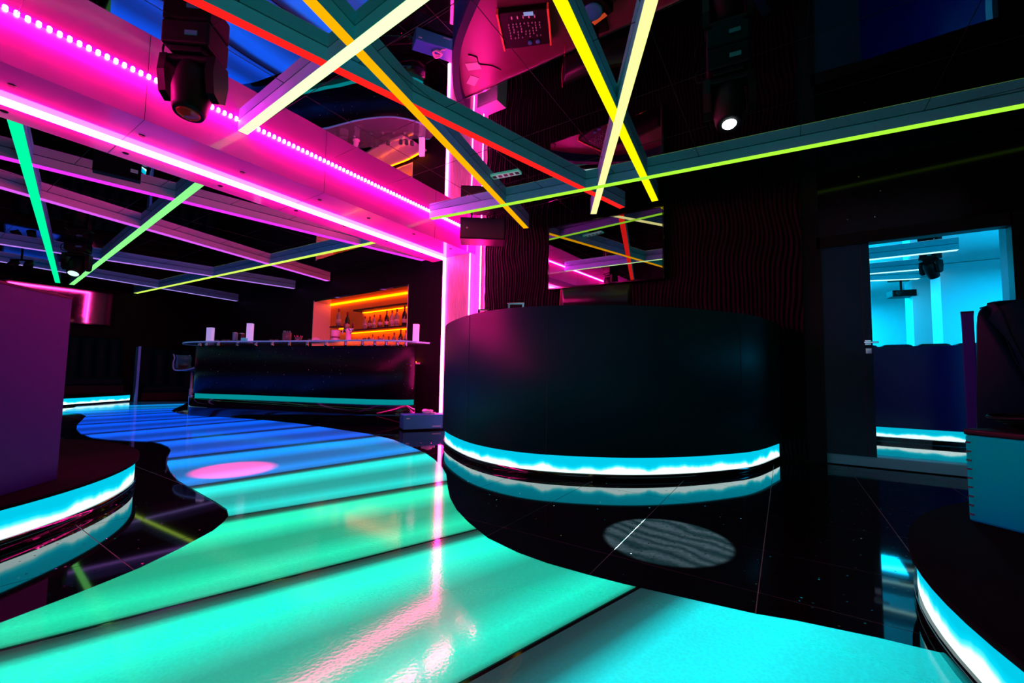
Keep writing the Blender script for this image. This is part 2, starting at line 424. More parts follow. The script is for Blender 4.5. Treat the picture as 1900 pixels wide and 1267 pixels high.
tag(fr.build('light_floor_frame', M['blackgloss']), 'black frame around and between the glowing floor panels', 'frame')

# ================================================================ PORTAL
PX0, PX1, PZ, PY = -4.63, -3.78, 2.53, 4.66
pt = thing('pink_portal', 'glossy white portal beam and column flooded with magenta light from its strips', 'portal', (-4.2, PY, 0))
off = pt.location
MB().box(((PX0+PX1)/2, (PY-5.2)/2+.04, (PZ+CEIL-.002)/2), (PX1-PX0, PY+5.2+.1, CEIL-PZ-.002)).build('header_beam', M['pinkglow'], pt, off)
MB().box((-4.035, 4.93, PZ/2), (.51, .54, PZ)).build('column', M['wood'], pt, off)
MB().box((-4.285, (PY-5)/2, PZ-.021), (.029, PY+5, .042)).build('soffit_led_strip', M['pink_led'], pt, off)
MB().box((-4.283, PY-.012, PZ/2+.05), (.040, .022, PZ-.1)).build('column_led_strip', M['pink_led'], pt, off)
MB().box((-3.797, PY-.005, PZ/2+.05), (.010, .010, PZ-.1)).build('column_edge_strip', M['pink_led'], pt, off)
ys = [.25+.044*k for k in range(100)] + [.25-.044*k for k in range(1, 116)]
rep('header_diode', MB().lathe([(.001,0),(.012,.003),(.012,.015),(.001,.021)], (0,0,0), 8, (1,0,0)), M['pink_dot'], pt, [(PX1+.001-off[0], y-off[1], CEIL-.0065) for y in ys])
# joints of the cladding and small studs
for y in (-1.2, .95, 2.335, 3.9):
    jb = MB(); jb.box((PX1+.0006, y, (PZ+CEIL)/2), (.0012, .003, CEIL-PZ-.004)); jb.build('cladding_joint', M['seam'], pt, off)
    jb = MB(); jb.box(((PX0+PX1)/2, y, PZ-.0006), (PX1-PX0, .003, .0012)); jb.build('soffit_joint', M['seam'], pt, off)
# recess strip lighting the wave wall beside the column
t1 = thing('upright_led_strip', 'upright magenta diode strip on the wall right of the pink column', 'light strip', (-3.655, 4.74, 0))
MB().box((0, 0, 1.42), (.02, .02, 2.8)).build('channel', M['whitegloss'], t1)
rep('diode', MB().box((0,0,0), (.012, .010, .014)), M['pink_dot'], t1, [(0, -.015, .06+.0275*k) for k in range(100)])
# downlights in the soffit
dl0 = None; dls = [(-4.04,.37),(-4.50,.39),(-4.05,1.01),(-4.50,1.03),(-4.02,1.7),(-4.5,1.72),(-3.97,2.41),(-4.46,2.44),(-3.95,3.0),(-4.42,3.02),(-3.9,3.65),(-4.42,3.66),(-3.9,4.35),(-4.42,4.3)]
for k, (x, y) in enumerate(dls):
    if dl0 is None:
        dl0 = thing('recessed_downlight', 'small unlit round downlight in the pink soffit, first from the left in the upper row', 'downlight', (x, y, PZ), 0, 'unlit downlights in the pink soffit')
        MB().lathe([(.019,-.004),(.021,0),(.021,.001)], (0,0,0), 16).build('rim', M['black'], dl0)
        MB().lathe([(.013,-.0055),(.014,-.002)], (0,0,0), 16).build('lens', M['black'], dl0)
    else: copy_thing(dl0, (x, y, PZ), None, 'small unlit round downlight in the pink soffit, %s from the left in the %s row' % (['first','second','third','fourth','fifth','sixth','seventh'][k//2], 'upper' if k % 2 == 0 else 'lower'))

# ================================================================ CEILING BEAMS
def beam(a, b, wd, col, s, label, dz=0., z=ZB, ztop=None, group='ceiling beams with a lit underside', side=None):
    a = Vector(a); b = Vector(b); c = (a+b)/2; L = (b-a).length; rz = math.atan2(b.y-a.y, b.x-a.x)
    zt = (CEIL if ztop is None else ztop)-.004
    t = thing('light_beam', label, 'light beam', (c.x, c.y, z), rz, group)
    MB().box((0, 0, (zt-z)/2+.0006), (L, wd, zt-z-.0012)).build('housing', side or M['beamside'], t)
    MB().box((0, 0, .0008-dz*.08), (L-.01, wd*.97, .0012)).build('diffuser', emis('tube_light', col, s), t)
    return t
W = .073
def gl(rgb): return srgb(rgb)
beam((-3.775,3.817),(2.7,4.555), W, (.45,1.0,.045), .98, 'lime light beam running right across above the booth', .0030)
beam((-3.775,1.58),(2.6,1.275), W, (.62,1.0,.42), 1.6, 'pale green-white light beam ending at the pink portal beside the big spotlight', .0025)
beam((-1.925,4.73),(1.6,-1.9), W, (1.0,.90,.32), 1.25, 'pale yellow light beam, right one of the crossing yellow pair', .0020)
beam((-2.890,4.73),(-1.40,-2.0), W, (1.0,.42,.0), 1.15, 'amber light beam crossing the lime beam near the black speaker', .0015)
beam((-1.184,4.73),(-.65,-2.0), W, (1.0,.84,.0), 1.25, 'strong yellow light beam, left one of the crossing yellow pair at the top', .0010)
beam((-1.560,4.73),(-3.70,-3.0), W, (1.0,.014,.012), 1.15, 'red light beam ending above the wall screen', .0005)
beam((-4.64,.40),(-14.18,2.25), .085, (0,1.0,.36), 1.1, 'emerald light beam running into the bar room over the violet divider', .0030)
beam((-4.64,1.755),(-14.18,2.478), .085, (.22,1.0,.22), 1.3, 'light green beam in the bar room just right of the emerald one', .0025)
beam((-4.64,4.10),(-14.18,3.65), .085, (.62,1.0,.10), 1.2, 'thin lime beam in the bar room passing in front of the bar wall', .0035)
beam((-6.70,-1.8),(-5.275,5.19), .11, (.80,.03,1.0), 1.15, 'magenta-violet beam nearest the pink portal in the bar room', .0005, side=M['beamside_pinklit'])
beam((-6.74,-1.8),(-8.295,5.32), .11, (.72,.10,1.0), 1.1, 'violet beam over the middle of the bar room', .0008, side=M['beamside_pinklit'])
beam((-11.2,-1.9),(-9.765,5.40), .11, (.52,.22,1.0), .95, 'lavender beam over the left part of the bar counter', .0010)
beam((-11.93,-1.9),(-13.0,5.56), .11, (.45,.30,1.0), .9, 'pale lavender beam furthest back in the bar room', .0012)

# ================================================================ BOOTH
bt = thing('dj_booth', 'curved black DJ booth with a glowing cyan band round its foot', 'booth', (-1.8, 3.8, 0)); off = bt.location
bc = smoothline([(-3.72,4.36),(-3.50,3.90),(-3.07,3.38),(-2.52,2.98),(-2.07,2.78),(-1.60,2.755),(-1.08,2.965),(-.69,3.28),(-.375,3.69),(-.19,4.05),(-.03,4.70)], 10)
BZ = 1.29
MB().ribbon(bc, .172, BZ, .085).build('front_shell', M['booth'], bt, off)
MB().ribbon(inset(bc, .025), .047, .172, .05).build('foot_light_band', cyan_strip('booth_foot_light', .047, .125), bt, off)
MB().ribbon(inset(bc, .012), .0, .047, .08).build('plinth', M['blackgloss'], bt, off)
ic = inset(bc, .085); desk = [tuple(p) for p in ic if p.y < 4.19]
desk = [(-3.57, 4.19)] + desk + [(-.24, 4.19)]
MB().prism(desk, 1.13, 1.165).build('desk_top', mat('dark_plum_laminate', (.10,.02,.05), .3, 0, .6), bt, off)
MB().box((-1.9, 4.19, 1.15), (3.34, .02, .06)).build('desk_edge', M['chrome'], bt, off)
for k in (18, 34, 52, 68, 84):
    p = bc[k]; q = bc[k+1]; a = math.atan2(q.y-p.y, q.x-p.x)
    MB().box((p.x+.0006*math.sin(a), p.y-.0006*math.cos(a), .73), (.0025, .0025, 1.11), a).build('shell_joint', M['seam'], bt, off)
DZ = 1.165
def deskpt(px_, py_, z): return az(px_, py_, 2*CEIL-z)
# controller on the desk (raised on a shelf box), second player beside it
mx = thing('dj_controller', 'black DJ controller with copper side rails on the booth desk, seen in the ceiling mirror', 'controller', (-2.25, 3.60, DZ), math.radians(24))
MB().box((0,0,.035), (.50,.46,.07), 0, .008).build('body', M['blackmatte'], mx)
kp = [(-.16+.040*i+random.uniform(-.004,.004), -.08+.034*j, .07) for i in range(9) for j in range(6) if random.random() < .72]
rep('knob', MB().lathe([(.007,0),(.007,.012),(.005,.015)], (0,0,0), 8), mat('grey_knob', (.55,.55,.60), .35), mx, kp)
rep('fader', MB().box((0,0,.006), (.012,.03,.012)), M['cream'], mx, [(-.12+.06*i, -.16, .07) for i in range(5)])
MB().box((.06,-.19,.072), (.10,.045,.005)).build('display', emis('controller_display', (.45,.5,1.), .8), mx)
rep('jog_dial', MB().lathe([(.026,0),(.026,.010),(.02,.013)], (0,0,0), 20), M['steel'], mx, [(.03,.17,.07), (.12,.17,.07)])
rep('side_rail', MB().box((0,0,.05), (.022,.48,.07), 0, .003), M['orange'], mx, [(-.262,0,0), (.262,0,0)])
pl = thing('media_player', 'black media player with a round wheel on the booth desk beyond the copper-railed controller', 'player', (-1.55, 3.72, DZ), math.radians(-14))
MB().box((0,0,.045), (.30,.38,.09), 0, .008).build('body', M['blackmatte'], pl)
MB().lathe([(.105,0),(.105,.012),(.09,.018),(.03,.018)], (0,.03,.09), 32).build('jog_wheel', M['steel'], pl)
MB().box((0,.155,.092), (.16,.05,.006)).build('display', mat('red_lit_display', (.2,.02,.01), .2, emit=(1.,.12,.03), es=.5), pl)
for k, (x, y, rz, sx, sy) in enumerate(((-3.12,3.80,20,.17,.12), (-3.28,3.99,-30,.15,.11))):
    tag(MB().box((0,0,.003), (sx, sy, .004)).build('paper_sheet', M['paper']), ('larger pale paper sheet lying flat on the booth desk end' if k == 0 else 'smaller creased paper sheet next to the bigger one on the booth desk'), 'paper')
    o = [q for q in COL.objects if q.name.startswith('paper_sheet')][-1]
    o.location = (x, y, DZ); o.rotation_euler = (0, 0, math.radians(rz))
# cable on desk
tag(MB().tube(smoothline([(-3.05,3.62,DZ+.006),(-2.99,3.70,DZ+.006),(-3.03,3.80,DZ+.006),(-2.92,3.90,DZ+.006),(-2.86,4.02,DZ+.006)], 6), .006).build('audio_cable', M['blackmatte']), 'thin black cable looping over the booth desk past the papers', 'cable')
# little metal clamps on the rim
c0 = None
for (px_, py_, lb, s_) in ((905,580,'small bright metal clamp on the left end of the booth rim',1.), (970,574,'larger metal clamp with a teal glint on the booth rim, right of the small one',1.35)):
    p = az(px_, py_, BZ+.012); nearest = min(ic, key=lambda q: (q-p.xy).length)
    t = thing('rim_clamp', lb, 'clamp', (nearest.x, nearest.y-.03, BZ), math.radians(25), None)
    cb_ = MB(); cb_.box((0,0,.030*s_), (.10*s_,.03,.012*s_), 0, .002); cb_.build('bar', M['chrome'], t)
    rep('foot', MB().box((0,0,.012*s_), (.014,.03,.026*s_)), M['chrome'], t, [(-.042*s_,0,0), (.042*s_,0,0)])
# monitor behind the booth
mt = thing('monitor', 'wide dark monitor standing on the booth desk below the wall screen', 'monitor', (-1.62, 4.02, DZ), math.radians(8))
a = smoothline([(-.37,.02,0),(-.18,-.015,0),(0,-.03,0),(.18,-.015,0),(.37,.02,0)], 5)
zt0, zt1 = .23, .53
MB().ribbon([(p.x, p.y) for p in a], zt0, zt1, .04).build('casing', M['blackmatte'], mt)
MB().ribbon([(p.x*.96, p.y-.003) for p in a], zt0+.015, zt1-.015, .002).build('screen', M['screen_dark'], mt)
MB().box((0,.03,.13), (.06,.03,.26)).build('neck', M['blackmatte'], mt)
MB().box((0,.03,.008), (.26,.17,.016), 0, .004).build('base', M['blackmatte'], mt)
# reddish power cord left of the monitor
tag(MB().tube(smoothline([(-2.02,4.05,1.70),(-2.03,4.05,1.5),(-2.00,4.05,1.3),(-2.01,4.05,1.175)], 5), .004).build('power_cord', mat('red_cord', (.5,.05,.08), .5)), 'thin reddish cord hanging left of the monitor behind the booth', 'cable')
# stool behind the booth
st = thing('round_stool', 'round dark stool in the gap behind the booth desk, seen in the ceiling mirror', 'stool', (-1.35, 4.50, 0))
MB().lathe([(.02,.70),(.185,.70),(.195,.72),(.19,.75),(.02,.758)], (0,0,0), 32).build('seat', mat('olive_leatherette', (.03,.035,.02), .35), st)
MB().lathe([(.02,.02),(.02,.70)], (0,0,0), 12).build('post', M['chrome'], st)
MB().lathe([(.18,0),(.18,.012),(.03,.03)], (0,0,0), 28).build('foot', M['chrome'], st)
# cabinet by column
cbt = thing('storage_cabinet', 'low pale grey-blue cabinet hidden behind the booth beside the pink column', 'cabinet', (-3.42, 4.60, 0))
MB().box((0,0,.58), (.36,.24,1.12), 0, .006).build('body', mat('pale_blue_grey_laminate', (.45,.50,.68), .5), cbt)
MB().box((.0,-.122,.58), (.34,.006,1.04), 0, .002).build('door', mat('pale_blue_grey_front', (.48,.53,.72), .45), cbt)
MB().box((.13,-.135,.75), (.012,.02,.12), 0, .003).build('handle', M['chrome'], cbt)

# wall screen, tilted forward
tl, tr, bl, br = ay(1017,424,4.675), ay(1231,380,4.675), ay(1017,536,4.70), ay(1233,518,4.70)
ex = ((tr-tl)+(br-bl)).normalized(); ez = ((tl-bl)+(tr-br)); ez = (ez-ex*ez.dot(ex)).normalized(); en = ex.cross(ez)
tvc = (tl+tr+bl+br)/4; tw = ((tr-tl).length+(br-bl).length)/2; th = ((tl-bl).length+(tr-br).length)/2
tv = thing('wall_screen', 'large switched-off glossy screen on the wall above the booth, mirroring the beams', 'screen', tvc)
tv.matrix_world = Matrix.LocRotScale(tvc, Matrix((ex, ez.cross(ex), ez)).transposed().to_quaternion(), None)
MB().box((0,.022,0), (tw, .04, th), 0, .004).build('casing', M['blackgloss'], tv)
MB().box((0,-.0005,0), (tw-.035, .004, th-.035)).build('screen_glass', M['tvscreen'], tv)
MB().box((0,.055,0), (.3,.03,.25)).build('wall_bracket', M['blackmatte'], tv)
# speaker hanging left of it
p0, p1 = az(853,442,2.50), az(937,445,2.50); c = (p0+p1)/2; rz = math.atan2(p1.y-p0.y, p1.x-p0.x); L = (p1-p0).length
sp = thing('ceiling_speaker', 'black loudspeaker hanging from the ceiling between the pink column and the wave wall', 'speaker', (c.x, c.y, 2.50), rz)
MB().box((0,.14,.14), (L,.28,.28), 0, .006).build('cabinet', M['blackmatte'], sp)
MB().box((0,-.003,.14), (L-.03,.006,.25), 0, .002).build('grille', mat('black_speaker_grille', (.012,.008,.010), .7), sp)
lg = MB(); lg.box((-L/2+.09,-.008,.14), (.030,.002,.004)); lg.box((-L/2+.09,-.008,.14), (.004,.002,.030)); lg.build('badge', M['cream'], sp)
rep('bracket', MB().box((0,0,0), (.02,.02,.075)), M['blackmatte'], sp, [(-.15,.14,.31), (.15,.14,.31)])
# small teal-lit vent on the ceiling
va, vb = az(913,328,CEIL), az(965,318,CEIL); c = (va+vb)/2
vt = thing('ceiling_grille', 'small green-lit five-cell grille on the mirror ceiling right of the amber beam', 'grille', (c.x, c.y, CEIL-.004), math.atan2(vb.y-va.y, vb.x-va.x))
L = (vb-va).length
MB().box((0,0,-.003), (L,.085,.010)).build('frame', mat('pale_plastic_teal_glow', (.25,.85,.65), .4, emit=(.02,.5,.3), es=.35), vt)  # weak emission stands in for teal light on the pale frame
rep('cell', MB().box((0,0,0), (L/5*.62, .045, .002)), M['seam'], vt, [(-L/2+L*(k+.5)/5, 0, -.0090) for k in range(5)])

# ================================================================ MOVING HEADS
def moving_head(label, loc, rz, tilt, pan=0, scale=1., lens=None, lr=1.):
    """hangs from the ceiling; origin at the ceiling"""
    t = thing('moving_head_light', label, 'stage light', loc, rz, 'moving head stage lights'); S = scale
    b = MB(); b.box((0,0,-.075*S), (.27*S,.21*S,.15*S), 0, .015*S); b.box((0,0,-.165*S), (.19*S,.17*S,.04*S), 0, .008*S)
    bo = b.build('base', M['blackmatte'], t)
    MB().box((.04*S,-.108*S,-.085*S), (.07*S,.006*S,.028*S)).build('display', mat('teal_display', (.05,.3,.28), .2), bo)
    y = MB(); y.box((0,0,-.205*S), (.30*S,.13*S,.05*S), 0, .02*S)
    for sx in (-1, 1):
        prof = [(-.07,-.19),(.07,-.19),(.085,-.30),(.06,-.42),(.0,-.45),(-.06,-.42),(-.085,-.30)]
        P = [(sx*.115*S, p*S, q*S) for p, q in prof] + [(sx*.16*S, p*S*.92, q*S) for p, q in prof]; n = len(prof)
        y.add(P, [tuple(range(n)), tuple(range(2*n-1, n-1, -1))] + [(i, (i+1) % n, n+(i+1) % n, n+i) for i in range(n)])
    y.build('yoke', M['blackmatte'], t)
    d = Vector((0, math.sin(tilt), -math.cos(tilt))); c = Vector((0, 0, -.365*S))
    hd = MB(); hd.lathe([(.045*S,-.155*S),(.085*S,-.14*S),(.10*S,-.08*S),(.105*S,.03*S),(.088*S,.15*S),(.078*S,.175*S),(.070*S,.175*S),(.040*S,.172*S)], c, 24, d)
    ho = hd.build('head', M['blackmatte'], t)
    ln = MB(); ln.lathe([(.0665*S*lr,.172*S),(.055*S*lr,.182*S),(.02*S*lr,.188*S),(.001,.189*S)], c, 24, d)
    ln.build('lens', lens or M['screen_dark'], ho)
    cl = MB(); cl.tube(smoothline([(-.12*S,.03,-.02*S),(-.20*S,.03,-.05*S),(-.20*S,.02,-.13*S),(-.13*S,.0,-.15*S)], 6), .006*S); cl.build('cable', M['black'], t)
    return t
rl = mat('red_glint_lens', (.3,.02,.02), .1, emit=(1.,.02,.01), es=.03)
moving_head('big black moving head spotlight in front of the pink portal, lens pointing down', (-3.02, .975, CEIL), math.radians(38), math.radians(-8), lens=rl)
moving_head('black moving head spotlight with a lit white lens hanging above the booth', (-.262, 2.90, CEIL), math.radians(8), math.radians(-14), scale=.92, lens=emis('white_lens', (.85,.95,1.0), 12.), lr=.68)
p = az(146,450,CEIL); moving_head('small black moving head spotlight in the bar room between the emerald and light green beams', p, math.radians(60), math.radians(-30), scale=1.05, lens=emis('dim_lens', (.5,.8,.7), 1.6))
# beams of those lights
def spot(name, loc, tgt, ang, col, power, blend=.15, gobo=False):
    l = bpy.data.lights.new(name, 'SPOT'); l.spot_size = math.radians(ang); l.spot_blend = blend; l.color = col; l.energy = power; l.shadow_soft_size = .01
    o = bpy.data.objects.new(name, l); COL.objects.link(o); o.location = loc
    o.rotation_euler = (Vector(tgt)-Vector(loc)).to_track_quat('-Z', 'Y').to_euler()
    if gobo:
        l.use_nodes = True; nt = l.node_tree; e = nt.nodes['Emission']
        g = nt.nodes.new('ShaderNodeNewGeometry'); w_ = nt.nodes.new('ShaderNodeTexWave'); w_.wave_type = 'BANDS'; w_.bands_direction = 'Y'
        tc = nt.nodes.new('ShaderNodeTexCoord')
        w_.inputs['Scale'].default_value = 9.; w_.inputs['Distortion'].default_value = 7.; w_.inputs['Detail'].default_value = 2.; w_.inputs['Detail Scale'].default_value = 1.2
        nt.links.new(tc.outputs['Normal'], w_.inputs['Vector'])
        rp = nt.nodes.new('ShaderNodeValToRGB'); rp.color_ramp.elements[0].color = (.15,.35,.32,1); rp.color_ramp.elements[1].color = (1,1,.95,1)
        nt.links.new(w_.outputs['Fac'], rp.inputs[0]); nt.links.new(rp.outputs[0], e.inputs[0])
    return o
spot('white_pattern_spot', (-.262, 2.84, 2.27), (-.475, 2.09, 0), 13.5, (.85,1.,.97), 8500, .12, True)
spot('pink_spot', (-3.02, 1.0, 2.20), (-3.54, 1.56, 0), 15, (1.,.015,.12), 30000, .6)

# black control box in the bar room
p0 = az(176,345,2.60); p1 = az(257,344,2.60)
cx_ = thing('control_box', 'flat black control box with a pale sticker hanging in front of the magenta-violet beam', 'box', az(217,332,2.60), math.radians(75))
MB().box((0,0,.115), (.34,.10,.19), 0, .004).build('casing', M['blackmatte'], cx_)
MB().box((.12,-.0515,.10), (.055,.002,.035)).build('sticker', M['cream'], cx_)
MB().box((0,0,.228), (.05,.05,.04)).build('hanger', M['blackmatte'], cx_)
# small par lights
pl = thing('double_par_light', 'pair of tiny par lamps on one bracket near the left edge of the bar room', 'stage light', az(42,462,CEIL), math.radians(40))
MB().box((0,0,-.10), (.02,.02,.2)).build('hanger', M['blackmatte'], pl)
MB().box((0,0,-.20), (.34,.03,.025)).build('crossbar', M['blackmatte'], pl)
for sx in (-1, 1): MB().lathe([(.03,-.08),(.055,-.06),(.06,.06),(.05,.065)], (sx*.12, 0, -.27), 16, (sx*.3,-.6,-1)).build('lamp', M['blackmatte'], pl)

# ================================================================ LEFT AND RIGHT PLATFORMS
def arc(c, r, a0, a1, n=60): return [(c[0]+r*math.cos(math.radians(a0+(a1-a0)*k/n)), c[1]+r*math.sin(math.radians(a0+(a1-a0)*k/n))) for k in range(n+1)]
def platform(label, c, r, off_=(0,0)):
    t = thing('round_platform', label, 'platform', (c[0], c[1], 0))
    full = arc((0,0), r, 0, 360, 120)[:-1]
    MB().prism(full, .172, .192, True).build('deck', M['deck'], t)
    MB().ribbon(arc((0,0), r-.02, 0, 360, 120), .047, .172, .04).build('edge_light_band', M['plat'], t)
    MB().prism(arc((0,0), r-.035, 0, 360, 120)[:-1], 0, .172, True).build('plinth', M['blackgloss'], t)
    MB().ribbon(arc((0,0), r-.01, 0, 360, 120), .0, .047, .05).build('toe_rail', M['blackgloss'], t)
    return t
M['plat'] = cyan_strip('platform_edge_light', .047, .125)
platform('round black seating platform at the left with a cyan band round its edge', (-4.062,-.575), 1.65)
platform('round black seating platform at the bottom right with a cyan band round its edge', (2.145,1.761), 1.813)
# left violet-lit divider on its platform
a, b = Vector((-3.10,.549)), Vector((-2.0,-.46)); d = (b-a).normalized(); n = Vector((-d.y, d.x)); c = (a+b)/2 + n*(-.02)
dv = thing('seat_divider', 'tall violet-lit lacquered divider on the left platform', 'divider', (c.x, c.y, .192), math.atan2(d.y, d.x))
L = (b-a).length
MB().box((0,0,.46), (L,.04,.92), 0, .003).build('panel', M['divider_violetlit'], dv)
MB().box((0,0,.925), (L,.044,.012), 0, .002).build('top_cap', M['black'], dv)
# seat behind the left divider
def channel_sofa(label, loc, rz, L, n, back=.62, name='lounge_sofa', grp=None):
    t = thing(name, label, 'sofa', loc, rz, grp)
    MB().box((0,.32,.10), (L,.66,.20), 0, .01).build('base', M['black'], t)
    MB().box((0,.30,.28), (L,.66,.18), 0, .05).build('seat_cushion', M['leather'], t)
    bk = MB()
    for k in range(n):
        x = -L/2+L*(k+.5)/n; w_ = L/n
        pr = [(.56,.30),(.60,.55),(.66,.80),(.70,back+.28),(.78,back+.30),(.80,.30)]
        pr = smoothline([(p, q, 0) for p, q in pr], 3); m_ = len(pr); P = []
        for s_, dpt in ((-1,.03),(-.6,-.005),(0,-.015),(.6,-.005),(1,.03)):
            for i, p in enumerate(pr): P.append((x+s_*w_*.5, p.x+(dpt if i < m_-6 else 0), p.y-(dpt*.6 if i > m_//2 else 0)))
        F = [(i*m_+j, i*m_+j+1, (i+1)*m_+j+1, (i+1)*m_+j) for i in range(4) for j in range(m_-1)]
        F += [tuple(range(m_)), tuple(4*m_+j for j in range(m_-1, -1, -1))]
        bk.add(P, F, True)
    bk.build('channelled_back', M['leather'], t)
    return t
channel_sofa('black leather bench on the left platform behind the violet divider', (-3.35,-.45,.192), math.radians(138), 1.2, 6)

# right: divider edge, leather seat, covered speaker box
dd = Vector((.25,.97)).normalized(); rz = math.atan2(dd.y, dd.x)
p = ay(1801,700,3.22)
dv = thing('seat_divider', 'narrow violet-lit divider edge standing behind the covered box at the right', 'divider', (p.x+dd.x*.25, p.y+dd.y*.25, .192), rz)
MB().box((0,0,.47), (.50,.046,.94), 0, .003).build('panel', M['divider_violetlit'], dv)
MB().box((0,0,.944), (.50,.050,.010)).build('top_cap', M['black'], dv)
so = thing('lounge_chair', 'black padded leather chair cut by the right edge of the picture', 'chair', (.9,2.8,.192))
def at2(px_, py_, Y): v = ay(px_, py_, Y); return v
def slab(pix, Y0, Y1, m_, name, bev=.02):
    P = [ay(x, y, Y0) for x, y in pix]; base = P[:]; s_ = MB(); n_ = len(P)
    Q = [Vector((v.x+(Y1-Y0)*.26, v.y+(Y1-Y0), v.z)) for v in P]
    bm = bmesh.new(); vs = [bm.verts.new(v) for v in P+Q]
    bm.faces.new(vs[:n_][::-1]); bm.faces.new(vs[n_:])
    for i in range(n_): j = (i+1) % n_; bm.faces.new((vs[i], vs[j], vs[n_+j], vs[n_+i]))
    bmesh.ops.bevel(bm, geom=[e for e in bm.edges], offset=bev, segments=3, profile=.6, affect='EDGES')
    bm.verts.index_update(); s_.add([v.co[:] for v in bm.verts], [[v.index for v in f.verts] for f in bm.faces], True); bm.free()
    o = s_.build(name, m_, so, (.9,2.8,.192)); return o
slab([(1813,588),(1816,576),(1826,568),(1842,564),(1870,640),(1900,700),(1990,800),(1990,800.5),(1985,845),(1813,845)], 2.75, 3.15, M['leather'], 'side_panel', .012)
slab([(1826,562),(1850,556),(1900,554),(1990,556),(2000,790),(1960,770),(1905,700),(1878,640),(1850,585)], 2.66, 3.05, M['leather'], 'back_cushion', .03)
tb = MB(); tb.tube([ay(x, y, 2.735) for x, y in [(1818,572),(1838,566),(1850,580),(1866,625),(1885,670),(1915,715),(1950,760)]], .003)
tb.tube([ay(x, y, 2.655) for x, y in [(1842,560),(1858,578),(1874,620),(1895,662),(1925,705),(1960,745)]], .003); tb.build('piping', M['leather'], so, (.9,2.8,.192))
# covered box
c0_ = az(1797,966,.192); c1_ = az(1900,992,.192); d = (c1_-c0_).xy.normalized(); rz = math.atan2(d.y, d.x); Lb = .52
n = Vector((-d.y, d.x)); c = c0_.xy + d*Lb/2 + n*.16
bx = thing('covered_speaker_box', 'grey carpet-covered box standing on the right platform with cables heaped on top', 'box', (c.x, c.y, .192), rz)
MB().box((0,0,.175), (Lb,.32,.35), 0, .012).build('body', M['case_teal_light'], bx)
rep('staple', MB().box((0,0,0), (.016,.003,.006)), M['seam'], bx, [(-Lb/2+.012, -.161, .03+.036*k) for k in range(9)])
tp = MB(); tp.box((0,0,.36), (Lb+.005,.325,.025), 0, .008); tp.build('lid', M['blackmatte'], bx)
cb_ = MB()
for k in range(5):
    r_ = .05+.02*k; cb_.tube([(.02*k-.05+2.2*r_*math.cos(a_), .0+r_*math.sin(a_), .385+.010*k+.006*math.sin(3*a_)) for a_ in [i*math.pi/10 for i in range(20)]], .007, 6, True)
tag(cb_.build('cable_coil', M['black']), 'black cable coil lying on the lid of the carpet-covered box', 'cable')
o = [q for q in COL.objects if q.name.startswith('cable_coil')][-1]; o.location = (c.x, c.y, .192); o.rotation_euler = (0,0,rz)

# amplifier case on the floor beside the booth
rz = math.atan2(4.346-3.895, -3.971+4.244); d = Vector((math.cos(rz), math.sin(rz))); n = Vector((-d.y, d.x))
c = Vector((-4.244,3.895)) + d*.33 + n*.13
am = thing('amplifier_case', 'blue-grey metal amplifier case on the granite between the light floor and the pink column', 'case', (c.x, c.y, 0), rz)
MB().box((0,0,.115), (.66,.26,.19), 0, .004).build('casing', M['steel'], am)
rep('foot', MB().lathe([(.016,0),(.018,.02)], (0,0,0), 12), M['black'], am, [(sx*.28, sy*.10, 0) for sx in (-1,1) for sy in (-1,1)])
MB().box((-.27,-.1315,.165), (.045,.002,.014)).build('badge', M['cream'], am)
MB().box((.12,-.1315,.05), (.12,.002,.018)).build('nameplate', mat('pale_blue_plate', (.3,.5,.6), .4), am)
tr_ = thing('tape_roll', 'pink-lit crumpled tape roll lying on the amplifier case', 'tape', (c.x+d.x*.02, c.y+d.y*.02, .211), 0)
P = []; nn = 26
tb = MB()
for k in range(3): tb.tube([((.055+.006*k)*math.cos(a_)*(1+.1*math.sin(3*a_)), (.055+.006*k)*math.sin(a_), .018+.012*k+.010*math.sin(2*a_+k)) for a_ in [2*math.pi*i/nn for i in range(nn)]], .011, 6, True)
tb.build('ring', M['paper'], tr_)
tb = MB(); tb.ribbon([(.04,.0),(.10,-.02),(.15,.01)], .001, .03, .004); tb.build('loose_end', M['paper'], tr_)

# ================================================================ BAR
bar = thing('bar_counter', 'long black granite bar counter with a glass top and thin cyan line low down', 'bar', (-6.5, 3.8, 0)); off = bar.location
bl_ = smoothline([(-8.62,3.52),(-8.74,3.22),(-8.47,3.03),(-8.08,3.10),(-7.38,3.36),(-6.72,3.55),(-6.05,3.75),(-5.41,3.97),(-5.03,4.13),(-4.76,4.32),(-4.68,4.50)], 6)
MB().ribbon(bl_, .375, 1.17, .08).build('front', M['granite_bar'], bar, off)
MB().ribbon(inset(bl_, .025), .300, .375, .03).build('foot_light', emis('bar_foot_light', (0., .27, .30), 1.), bar, off)
MB().ribbon(inset(bl_, -.05), .0, .298, .12).build('plinth', M['blackgloss'], bar, off)
gfr = smoothline([(-8.95,3.25),(-8.72,2.92),(-8.10,2.80),(-7.49,2.95),(-6.58,3.27),(-5.75,3.55),(-5.2,3.68),(-4.9,3.78),(-4.62,3.96),(-4.45,4.22),(-4.42,4.52)], 5)
gbk = smoothline([(-4.62,4.60),(-4.95,4.42),(-5.5,4.28),(-6.3,4.04),(-7.1,3.82),(-7.9,3.62),(-8.55,3.50)], 5)
MB().prism([tuple(p[:2]) for p in gfr+gbk], 1.212, 1.230).build('glass_top', M['glass'], bar, off)
MB().ribbon([tuple(p[:2]) for p in gfr], 1.210, 1.232, .006).build('glass_edge', mat('pale_blue_glass_edge', (.25,.5,.75), .1, 0, .8, emit=(.10,.28,.6), es=.2), bar, off)
